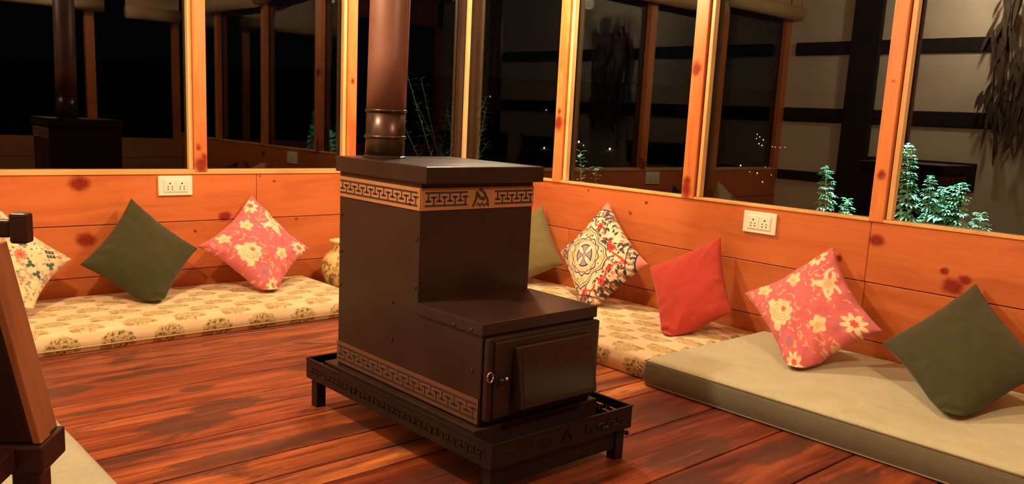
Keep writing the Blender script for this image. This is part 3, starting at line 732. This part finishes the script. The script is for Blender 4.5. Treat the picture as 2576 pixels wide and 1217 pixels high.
# door
bm = BM(); box(bm, SX0 + .004, SX1 + .003, SYL - .022, SYL - .0008, .172, .394)
d = obj('fire_door', bm, M['steel'], st, bevel=.006)
bm = BM(); box(bm, SX0 + .022, SX1 - .012, SYL - .030, SYL - .0224, .180, .384); obj('door_panel', bm, M['steel'], d, bevel=.006)
y0, yt, yb2 = SYL - .0304, SYL - .046, SYL - .070
wx0, wx1, wz0, wz1 = -1.772, -1.484, .206, .366
def wedge(bm, a0, a1, c0, c1, e0, e1, back):
    v = [bm.verts.new(p) for p in ((a0, back, c0), (a1, back, c0), (a1, back, c1), (a0, back, c1), (a0, e0, c0), (a1, e0, c0), (a1, e1, c1), (a0, e1, c1))]
    for f in ((0, 3, 2, 1), (4, 5, 6, 7), (0, 1, 5, 4), (1, 2, 6, 5), (2, 3, 7, 6), (3, 0, 4, 7)): bm.faces.new([v[i] for i in f])
bm = BM(); wedge(bm, wx0, wx1, wz0, wz1, yb2, yt, y0); w = obj('window_hood', bm, M['steel'], d, bevel=.002)
k = .013
lerp = lambda z: yb2 + (yt - yb2) * (z - wz0) / (wz1 - wz0)
bm = BM(); wedge(bm, wx0 + k, wx1 - k, wz0 + k, wz1 - k, lerp(wz0 + k) - .001, lerp(wz1 - k) - .001, y0 - .004); obj('fire_glass', bm, M['glassdoor'], w)
bm = BM()
for i in range(24):
    pass
ring_pts = [(SX0 + .006 + .010 * math.cos(a * PI / 12), SYL - .030, .296 + .013 * math.sin(a * PI / 12)) for a in range(25)]
tube(bm, ring_pts, .0022, 8); o = obj('ring_handle', bm, M['chrome'], d, smooth=True); tag(o, 'small bright steel ring')
bm = BM(); box(bm, SX0 + .020, SX0 + .052, SYL - .038, SYL - .0304, .279, .288); lathe(bm, [(.005, 0), (.006, .003), (.006, .010), (.004, .013)], (SX0 + .036, SYL - .042, .278), 12); obj('door_latch', bm, M['steel2'], d)
bm = BM(); lathe(bm, [(.0045, 0), (.0055, .002), (.0055, .007), (.003, .010)], (SX0 + .056, SYL - .036, .281), 12); obj('latch_knob', bm, M['chrome'], d)
for y, z in ((-2.103, .605), (-2.101, .471), (-1.993, .408), (-1.995, .297), (-2.287, .407), (-2.357, .407), (-1.711, .628), (-1.712, .517), (-1.709, .41), (-2.36, .30), (-2.07, .70)):
    bm = BM(); f = .0065 if z == .407 else 0
    prism(bm, [(SX0 - .0008 - f - (.0026 if z == .70 else 0), y + .0045 * math.cos(a * PI / 4), z + .0045 * math.sin(a * PI / 4)) for a in range(8)], (-.0025, 0, 0)); obj('bolt', bm, M['steel'], st, bevel=.001, seg=1)
# flue pipe
PX, PY = -1.7345, -1.757
bm = BM(); tilt = .018
def flue(bm, prof):
    rr = lathe(bm, prof, (PX, PY, .807), 64)
    for v in bm.verts:
        t = v.co.z - .807; v.co.x += t * .012; v.co.y -= t * .010
flue(bm, [(.060, .143), (.060, .30), (.060, 1.60)]); fp = obj('flue_pipe', bm, M['rust'], st, smooth=True); tag(fp, 'upper rust-brown flue pipe')
bm = BM(); flue(bm, [(.0595, .0), (.0595, .060), (.0600, .142)]); fc = obj('flue_collar', bm, M['collar'], st, smooth=True); tag(fc, 'dark shiny lower flue collar')
for z in (.062, .140):
    bm = BM(); flue(bm, [(.0602, z - .005), (.0635, z - .003), (.0645, z), (.0635, z + .003), (.0602, z + .005)]); obj('flue_ring', bm, M['collar'], fc, smooth=True)
bm = BM(); flue(bm, [(.066, 0), (.066, .003), (.0602, .006)]); obj('flue_flange', bm, M['steel'], fc)

# ------------------------------------------------------------------ stove stand (openwork tray on legs)
TX0, TX1, TYF, TYB = -1.913, -1.385, -2.516, -1.605
sd = thing('stove_stand', 'low black iron stand with openwork rim under the stove', 'stand', ((TX0 + TX1) / 2, (TYF + TYB) / 2, 0))
bm = BM(); box(bm, TX0 + .004, TX1 - .004, TYF + .004, TYB - .004, .092, .101); obj('tray_floor', bm, M['steel2'], sd)
def rim(a, b, inward, n, logo=False):
    """openwork rim: cells of a raster, the key shapes cut out of it"""
    a, b = Vector(a), Vector(b); L = (b - a).length; du = (b - a) / L; h = .061; cs = .0042
    nu, nv = int(L / cs), int(h / cs); bm = BM(); e = .030; bb = .011
    solid = np.ones((nu, nv), bool); uu = (np.arange(nu) + .5) * L / nu; vv = (np.arange(nv) + .5) * h / nv
    U, V = np.meshgrid(uu, vv, indexing='ij')
    runs = [(e, L - e, n)] if not logo else [(e, L / 2 - .06, n), (L / 2 + .06, L - e, n)]
    for u0, u1, k in runs:
        for r in key_bars(u1 - u0, h - 2 * bb, k, .0050):
            if r[2] < .001 or r[3] > h - 2 * bb - .001: continue
            solid &= ~((U > u0 + r[0]) & (U < u0 + r[1]) & (V > bb + r[2]) & (V < bb + r[3]))
    if logo:
        du_, dv_ = U - L / 2, V - bb; solid &= ~((dv_ > 0) & (dv_ < .038) & (np.abs(np.abs(du_) - (.038 - dv_) * .5) < .0035))
    vs = {}
    def vert(i, j):
        if (i, j) not in vs: vs[(i, j)] = bm.verts.new(a + du * (i * L / nu) + Vector((0, 0, j * h / nv)))
        return vs[(i, j)]
    for i in range(nu):
        for j in range(nv):
            if solid[i, j]: bm.faces.new((vert(i, j), vert(i + 1, j), vert(i + 1, j + 1), vert(i, j + 1)))
    o = obj('openwork_rim', bm, M['steel2'], sd); s = o.modifiers.new('solid', 'SOLIDIFY'); s.thickness = .004; s.offset = 0
    return o
zr = .094
rim((TX0 + .002, TYB, zr), (TX0 + .002, TYF, zr), 1, 17); rim((TX1 - .002, TYF, zr), (TX1 - .002, TYB, zr), 1, 17)
rim((TX0 + .004, TYF + .002, zr), (TX1 - .004, TYF + .002, zr), 1, 4, True); rim((TX1 - .004, TYB - .002, zr), (TX0 + .004, TYB - .002, zr), 1, 9)
bm = BM()
for x0, x1, y0, y1 in ((TX0 - .002, TX0 + .006, TYF, TYB), (TX1 - .006, TX1 + .002, TYF, TYB)): box(bm, x0, x1, y0, y1, .1545, .159)
for y0, y1 in ((TYF - .002, TYF + .006), (TYB - .006, TYB + .002)): box(bm, TX0 + .0062, TX1 - .0062, y0, y1, .1545, .159)
obj('rim_rail', bm, M['steel2'], sd)
for x, y in ((TX0 + .012, TYB - .045), (TX1 - .046, TYB - .045), (TX0 + .012, TYF + .012), (TX1 - .046, TYF + .012)):
    bm = BM(); box(bm, x, x + .034, y, y + .034, 0.0, .0915); obj('leg', bm, M['steel2'], sd, bevel=.003)
bm = BM(); box(bm, TX0 + .0465, TX1 - .0465, TYF + .018, TYF + .030, .034, .090); o = obj('front_apron', bm, M['steel2'], sd, bevel=.003)
bm = BM(); tube(bm, [(TX1 - .012, TYF + .022, .068), (TX1 + .006, TYF + .022, .068)], .004, 10); tube(bm, [(TX1 + .006, TYF + .022, .068), (TX1 + .012, TYF + .022, .068)], .007, 10); obj('bolt', bm, M['steel2'], sd)

# ------------------------------------------------------------------ dark chair at the left edge
def chair():
    # armchair facing the stove: we see its far side frame; the rest lies left of the view
    F = Vector((-2.919, -2.639, 0)); e1 = Vector((.045, .066, 0)).normalized(); e2 = Vector((-.83, .56, 0)).normalized()   # e1 across the lit edge, e2 along the dark face
    t = thing('wooden_chair', 'dark wooden chair partly in view at the left edge', 'chair', (F.x - .2, F.y, 0))
    def blk(name, a0, a1, b0, b1, z0, z1, m, bevel=.004, lean=0, parent=None):
        bm = BM(); off = e2 * lean * (z0 - .4365)
        prism(bm, [F + off + e1 * a + e2 * b + Vector((0, 0, z0)) for a, b in ((a0, b0), (a1, b0), (a1, b1), (a0, b1))], Vector((0, 0, z1 - z0)) + e2 * lean * (z1 - z0)); return obj(name, bm, m, parent or t, bevel=bevel)
    for q in (0, -.47):
        blk('side_panel', q, q + .030, .0105, .34, .4365, .735, M['chair'], lean=.2)
        blk('edge_batten', q - .003, q + .034, -.002, .010, .4365, .738, M['chair_edge_lit'], .002, .2)
        blk('edge_batten', q + .0345, q + .074, .003, .016, .4365, .728, M['chair_edge_lit'], .002, .2)
        blk('side_rail', q - .012, q + .080, -.006, .41, .392, .4355, M['chair'])
        blk('armrest', q + .085, q + .105, .062, .41, .730, .757, M['chair'])
        blk('armrest_block', q + .080, q + .108, .036, .0615, .722, .768, M['chair'])
        blk('arm_post', q + .0345, q + .0735, .0165, .06, .4365, .7285, M['chair'], lean=.2)
        for b in (.006, .36): blk('leg', q + .005, q + .05, b, b + .04, 0, .3915, M['chair'])
    blk('seat', -.389, -.013, .03, .41, .400, .4355, M['chair'])
    blk('backrest', -.389, -.013, .385, .41, .4365, .80, M['chair'])
chair()

# ------------------------------------------------------------------ plants outside
def leaflet(bm, o, d, up, L, w):
    d = d.normalized(); s = d.cross(up)
    if s.length < 1e-3: s = d.cross(Vector((1, 0, 0)))
    s.normalize(); nup = s.cross(d)
    prof = ((0, .12), (.25, .8), (.5, 1), (.75, .65), (1, .03)); rows = []
    for t, ww in prof:
        c = o + d * (L * t) - Vector((0, 0, L * .35 * t * t)); rows.append((bm.verts.new(c - s * w * ww + nup * w * .3 * ww), bm.verts.new(c), bm.verts.new(c + s * w * ww + nup * w * .3 * ww)))
    for a, b in zip(rows, rows[1:]):
        bm.faces.new((a[0], a[1], b[1], b[0])); bm.faces.new((a[1], a[2], b[2], b[1]))
def hemp(label, base, top, spread, nodes, rnd, side=()):
    nodes = int(nodes * 2.0)
    g = random.Random(rnd); base, top = Vector(base), Vector(top)
    t = thing('hemp_plant', label, 'plant', base, 'hemp plants outside the right window')
    bs, bf = BM(), BM()
    def stalk(a, b, n, spread, fromf):
        mid = (a + b) / 2 + Vector((g.uniform(-.02, .02), g.uniform(-.02, .02), 0)); pts = [a.lerp(mid, s / 4) if s < 4 else mid for s in range(4)] + [mid.lerp(b, s / 4) for s in range(5)]
        tube(bs, pts, .006, 6, .002)
        for i in range(n):
            f = fromf + (1 - fromf) * (i / (n - 1)) ** .85; k = f * (len(pts) - 1); j = min(int(k), len(pts) - 2); p = pts[j].lerp(pts[j + 1], k - j)
            size = spread * 1.15 * (1.28 - .95 * f)
            for q in range(2 if f < .9 else 3):
                a_ = i * 2.4 + q * PI + g.uniform(-.5, .5); out = Vector((math.cos(a_), math.sin(a_), g.uniform(.15, .7))).normalized()
                tip = p + out * size * .35; tube(bs, [p, tip], .0018, 4)
                m = 7 if f < .8 else 5
                for l in range(m):
                    th = (l - (m - 1) / 2) * .42; side_ = out.cross(Vector((0, 0, 1))).normalized()
                    dd = (out * math.cos(th) + side_ * math.sin(th) - Vector((0, 0, g.uniform(.25, 1.0) * (1.6 - 1.5 * f))))
                    leaflet(bf, tip, dd, Vector((0, 0, 1)), size * (.85 - .10 * abs(l - (m - 1) / 2)) * g.uniform(.85, 1.1), size * .13)
    stalk(base, top, nodes, spread, .62)
    for sb, stp, sn, ss in side: stalk(Vector(sb), Vector(stp), sn + 9, ss, .55)
    obj('plant_stem', bs, M['stem'], t, smooth=True); obj('foliage', bf, M['cyanleaf'], t)
X = .42
hemp('short hemp plant outside, left of the last window post', (X, -2.17, 0), (X, -2.070, .790), .085, 13, 5, (((X, -2.19, .35), (X, -2.185, .66), 6, .07),))
hemp('tallest hemp plant outside, just right of the last window post', (X, -2.535, 0), (X, -2.417, .910), .085, 17, 9, (((X, -2.50, .5), (X + .02, -2.520, .79), 5, .055), ((X - .03, -2.36, .3), (X - .03, -2.375, .66), 4, .05)))
hemp('bushy twin-topped hemp plant outside at the right', (.64, -2.59, 0), (.62, -2.572, .755), .10, 15, 12, (((.62, -2.51, .35), (.62, -2.514, .738), 10, .09), ((.62, -2.65, .3), (.62, -2.672, .645), 6, .08), ((.60, -2.46, .3), (.60, -2.46, .62), 5, .08), ((.62, -2.60, .3), (.60, -2.55, .67), 8, .10)))
def shrub(label, base, stems, rnd, lf, w, m, grp=None, cat='plant', name='leafy_shrub'):
    g = random.Random(rnd); t = thing(name, label, cat, base); bs, bf = BM(), BM()
    for a, b, n in stems:
        a, b = Vector(a), Vector(b); tube(bs, [a, a.lerp(b, .5) + Vector((g.uniform(-.01, .01), g.uniform(-.01, .01), 0)), b], .0035, 6, .0018)
        for i in range(n):
            p = a.lerp(b, .45 + .55 * i / (n - 1))
            for q in range(2):
                an = i * 1.9 + q * PI + g.uniform(-.4, .4); leaflet(bf, p, Vector((math.cos(an), math.sin(an), g.uniform(.2, .9))), Vector((0, 0, 1)), lf * g.uniform(.7, 1.15), w)
    obj('plant_stem', bs, M['stem'], t, smooth=True); obj('foliage', bf, m, t)
shrub('small leafy shrub outside the second pane from the corner', (.45, -.59, 0), (((.45, -.61, 0), (.45, -.525, .765), 22), ((.45, -.66, 0), (.45, -.655, .685), 17)), 3, .055, .016, M['shrubleaf'])
g_ = random.Random(5)
shrub('dim feathery bush in the dark outside beside the flue', (.95, 1.5, 0), [((.95 + g_.uniform(-.3, .3), 1.5 + g_.uniform(-.2, .2), 0), (.95 + g_.uniform(-.5, .5), 1.5 + g_.uniform(-.3, .3), g_.uniform(.6, 1.25)), 16) for _ in range(16)], 8, .10, .007, M['shrubleaf'], name='feathery_bush')
# ground outdoors, falling away to a valley with the far hillside
bm = BM(); v = [bm.verts.new(p) for p in ((-8, .1, -.05), (.1, .1, -.05), (.1, -8, -.05), (5, -8, -.05), (5, 5, -.05), (-8, 5, -.05))]; bm.faces.new(v)
o = obj('ground', bm, M['ground']); o['kind'] = 'structure'
CAM = Vector((-3.2218, -3.9817, .9460)); F_PX, CY = 2146.03, 685.54; YAW, PITCH, ROLL = .7431, .1797, .0497
fw = Vector((math.sin(YAW) * math.cos(PITCH), math.cos(YAW) * math.cos(PITCH), -math.sin(PITCH))); rt = Vector((math.cos(YAW), -math.sin(YAW), 0)); up = rt.cross(fw)
r2 = rt * math.cos(ROLL) + up * math.sin(ROLL); u2 = -rt * math.sin(ROLL) + up * math.cos(ROLL)
bulbmat = emit('town light', (1, .9, .75, 1), 14)
HH = Vector((math.sin(.87), math.cos(.87), 0)); HS = Vector((HH.y, -HH.x, 0))
hill = lambda p: -3 + .1 * (p - CAM).dot(HH)
bm = BM(); NG = 24
vs = [[bm.verts.new((lambda q: (q.x, q.y, hill(q) - .02 - (0 if 0 < i < NG else 1)))(CAM + HH * (11 + i * 2.6) + HS * (j - 12) * 4)) for j in range(NG + 1)] for i in range(NG + 1)]
for i in range(NG):
    for j in range(NG): bm.faces.new((vs[i][j], vs[i + 1][j], vs[i + 1][j + 1], vs[i][j + 1]))
o = obj('hillside', bm, M['ground']); o['kind'] = 'structure'
lights = [(1456, 358, .045), (1468, 366, .02), (1534, 376, .045), (1369, 373, .035), (1374, 277, .016), (1905, 338, .014), (1911, 345, .014), (1920, 352, .018), (1909, 362, .020), (1917, 366, .02), (1903, 349, .012), (1863, 417, .026), (1905, 436, .022), (1886, 432, .012), (1918, 458, .020), (1950, 370, .010), (1962, 371, .010), (1975, 371, .010), (1943, 369, .01), (1233, 243, .014), (1925, 420, .01), (1940, 440, .01)]
me0 = None
for px, py, r in lights:
    d = fw + r2 * ((px - 1288) / F_PX) - u2 * ((py - CY) / F_PX); p = CAM + d * ((-3 - CAM.z) / (d.z - .1 * d.dot(HH))); r *= (p - CAM).length / 50; p.z += r * .9
    if me0 is None:
        bm = BM(); bmesh.ops.create_uvsphere(bm, u_segments=10, v_segments=8, radius=1.0); me0 = bpy.data.meshes.new('distant_light'); bm.to_mesh(me0); bm.free(); me0.materials.append(bulbmat)
    o = bpy.data.objects.new('distant_light', me0); COL.objects.link(o); o.location = p; o.scale = (r,) * 3
    tag(o, 'tiny bright light of the far town seen through the dark right panes', 'light', 'town lights across the valley')

# ------------------------------------------------------------------ rolled blinds (seen mirrored in the panes) and the hanging bundle
def blind(label, a, b, r, drop=0):
    a, b = Vector(a), Vector(b); t = thing('rolled_blind', label, 'blind', a, 'rolled bamboo blinds over the windows')
    bm = BM(); tube(bm, [a, a.lerp(b, .33), a.lerp(b, .66), b], r, 24); obj('bamboo_roll', bm, M['bamboo'], t, smooth=True)
    n = (b - a).cross(Vector((0, 0, 1))).normalized()
    bm = BM(); prism(bm, [a + Vector((0, 0, r)), b + Vector((0, 0, r)), b + Vector((0, 0, 2.24 - a.z)), a + Vector((0, 0, 2.24 - a.z))], n * .006); obj('hanging_slats', bm, M['bamboo'], t)
    for f in (.15, .85):
        bm = BM(); tube(bm, [a.lerp(b, f) + n * .012 + Vector((0, 0, r)), a.lerp(b, f) + n * .012 + Vector((0, 0, 2.24 - a.z))], .003, 6); obj('pull_cord', bm, M['cord'], t)
blind('rolled bamboo blind at the left end of the left wall, mirrored in the right pane', (-3.40, -.075, 1.91), (-2.36, -.075, 1.91), .06)
blind('rolled bamboo blind over the two panes nearest the corner on the left wall', (-2.30, -.075, 1.83), (-.9, -.075, 1.83), .06)
blind('rolled bamboo blind over the far right-wall panes', (-.075, -1.47, 1.86), (-.075, -2.45, 1.78), .06)
blind('rolled bamboo blind over the near right-wall panes', (-.075, -2.50, 1.76), (-.075, -3.75, 1.76), .06)
blind('rolled bamboo blind on the rear wall behind the photographer', (-1.9, YB + .075, 1.78), (-.72, YB + .075, 1.78), .06)
blind('rolled bamboo blind at the right end of the rear wall', (-.52, YB + .075, 1.75), (-.02, YB + .075, 1.75), .06)
t = thing('dried_corn_bundle', 'dark bundle of dried leaves hanging on the plaster wall, mirrored in the right pane', 'bundle', (XW + .08, -1.85, 2.0))
g = random.Random(4); bm = BM()
for i in range(170):
    y = -1.85 + g.uniform(-.24, .24) * (1 if i % 3 else .6); z = g.uniform(1.0, 2.0); leaflet(bm, Vector((XW + .06 + g.uniform(0, .08), y, z)), Vector((g.uniform(-.1, .2), g.uniform(-.5, .5), -1)), Vector((1, 0, 0)), g.uniform(.10, .22), g.uniform(.008, .018))
obj('dried_leaf', bm, M['dry'], t)['kind'] = 'stuff'
bm = BM()
for k in range(7):
    y = -1.85 + .06 * (k - 3); tube(bm, [(XW + .05, y, 2.0), (XW + .06, y + g.uniform(-.03, .03), 1.5), (XW + .05, y + g.uniform(-.04, .04), 1.05)], .006, 6)
tube(bm, [(XW + .002, -1.85, 2.03), (XW + .05, -1.85, 2.0)], .006, 6); obj('hanging_string', bm, M['dry'], t)

# ------------------------------------------------------------------ lamps
def pendant(label, p, power, col, r=.03, size=.05):
    p = Vector(p); t = thing('pendant_lamp', label, 'lamp', (p.x, p.y, p.z))
    bm = BM(); tube(bm, [p + Vector((0, 0, .055)), (p.x, p.y, H)], .003, 6); obj('lamp_cord', bm, M['cord'], t)
    bm = BM(); lathe(bm, [(.014, .030), (.018, .032), (.018, .06), (.010, .065)], p, 20); obj('lamp_holder', bm, M['socket'], t)
    bm = BM(); lathe(bm, [(.002, -.040), (.015, -.036), (.026, -.022), (.030, -.004), (.026, .014), (.015, .029)], p, 24); b = obj('lamp_bulb', bm, emit('warm bulb', (1, .80, .5, 1), 25), t, smooth=True)
    b.visible_shadow = True
    ld = bpy.data.lights.new('lamp_light', 'POINT'); ld.energy = power; ld.color = col; ld.shadow_soft_size = size
    o = bpy.data.objects.new('lamp_light', ld); COL.objects.link(o); o.location = (p.x, p.y, p.z - .10)
    return t
WARM = (1.0, .83, .56)
pendant('bare warm bulb hanging above the corner, mirrored at the top of the panes', (-.66, -1.0, 1.90), 99, WARM)
pendant('bare warm bulb hanging near the plaster wall', (-2.86, -1.75, 2.14), 130, WARM)
pendant('bare warm bulb hanging behind the photographer', (-1.35, -3.95, 2.14), 66, WARM)
# cool garden lamps under the eaves, shining straight down on the plants outside
for gx, gy, e, sz in ((.50, -2.42, 1000, .60), (.47, -.60, 130, .40)):
    ld = bpy.data.lights.new('garden_light', 'SPOT'); ld.energy = e; ld.color = (.42, 1.0, .93); ld.spot_size = sz; ld.spot_blend = .35; ld.shadow_soft_size = .05
    o = bpy.data.objects.new('garden_light', ld); COL.objects.link(o); o.location = (gx, gy, 2.0)

# night sky
w = bpy.data.worlds.new('night'); SC.world = w; w.use_nodes = True
w.node_tree.nodes['Background'].inputs[0].default_value = (.5, .5, .7, 1); w.node_tree.nodes['Background'].inputs[1].default_value = .0018

# ------------------------------------------------------------------ camera and view
cd = bpy.data.cameras.new('camera'); cam = bpy.data.objects.new('camera', cd); COL.objects.link(cam)
cam.matrix_world = Matrix(((r2.x, u2.x, -fw.x, CAM.x), (r2.y, u2.y, -fw.y, CAM.y), (r2.z, u2.z, -fw.z, CAM.z), (0, 0, 0, 1)))
cd.sensor_width = 36; cd.lens = F_PX / 2576 * 36; cd.shift_y = (CY - 608.5) / 2576; cd.clip_start = .05; cd.clip_end = 200
SC.camera = cam
SC.view_settings.view_transform = 'Standard'; SC.view_settings.look = 'None'; SC.view_settings.gamma = 1; SC.view_settings.use_curve_mapping = False
SC.view_settings.exposure = -0.06
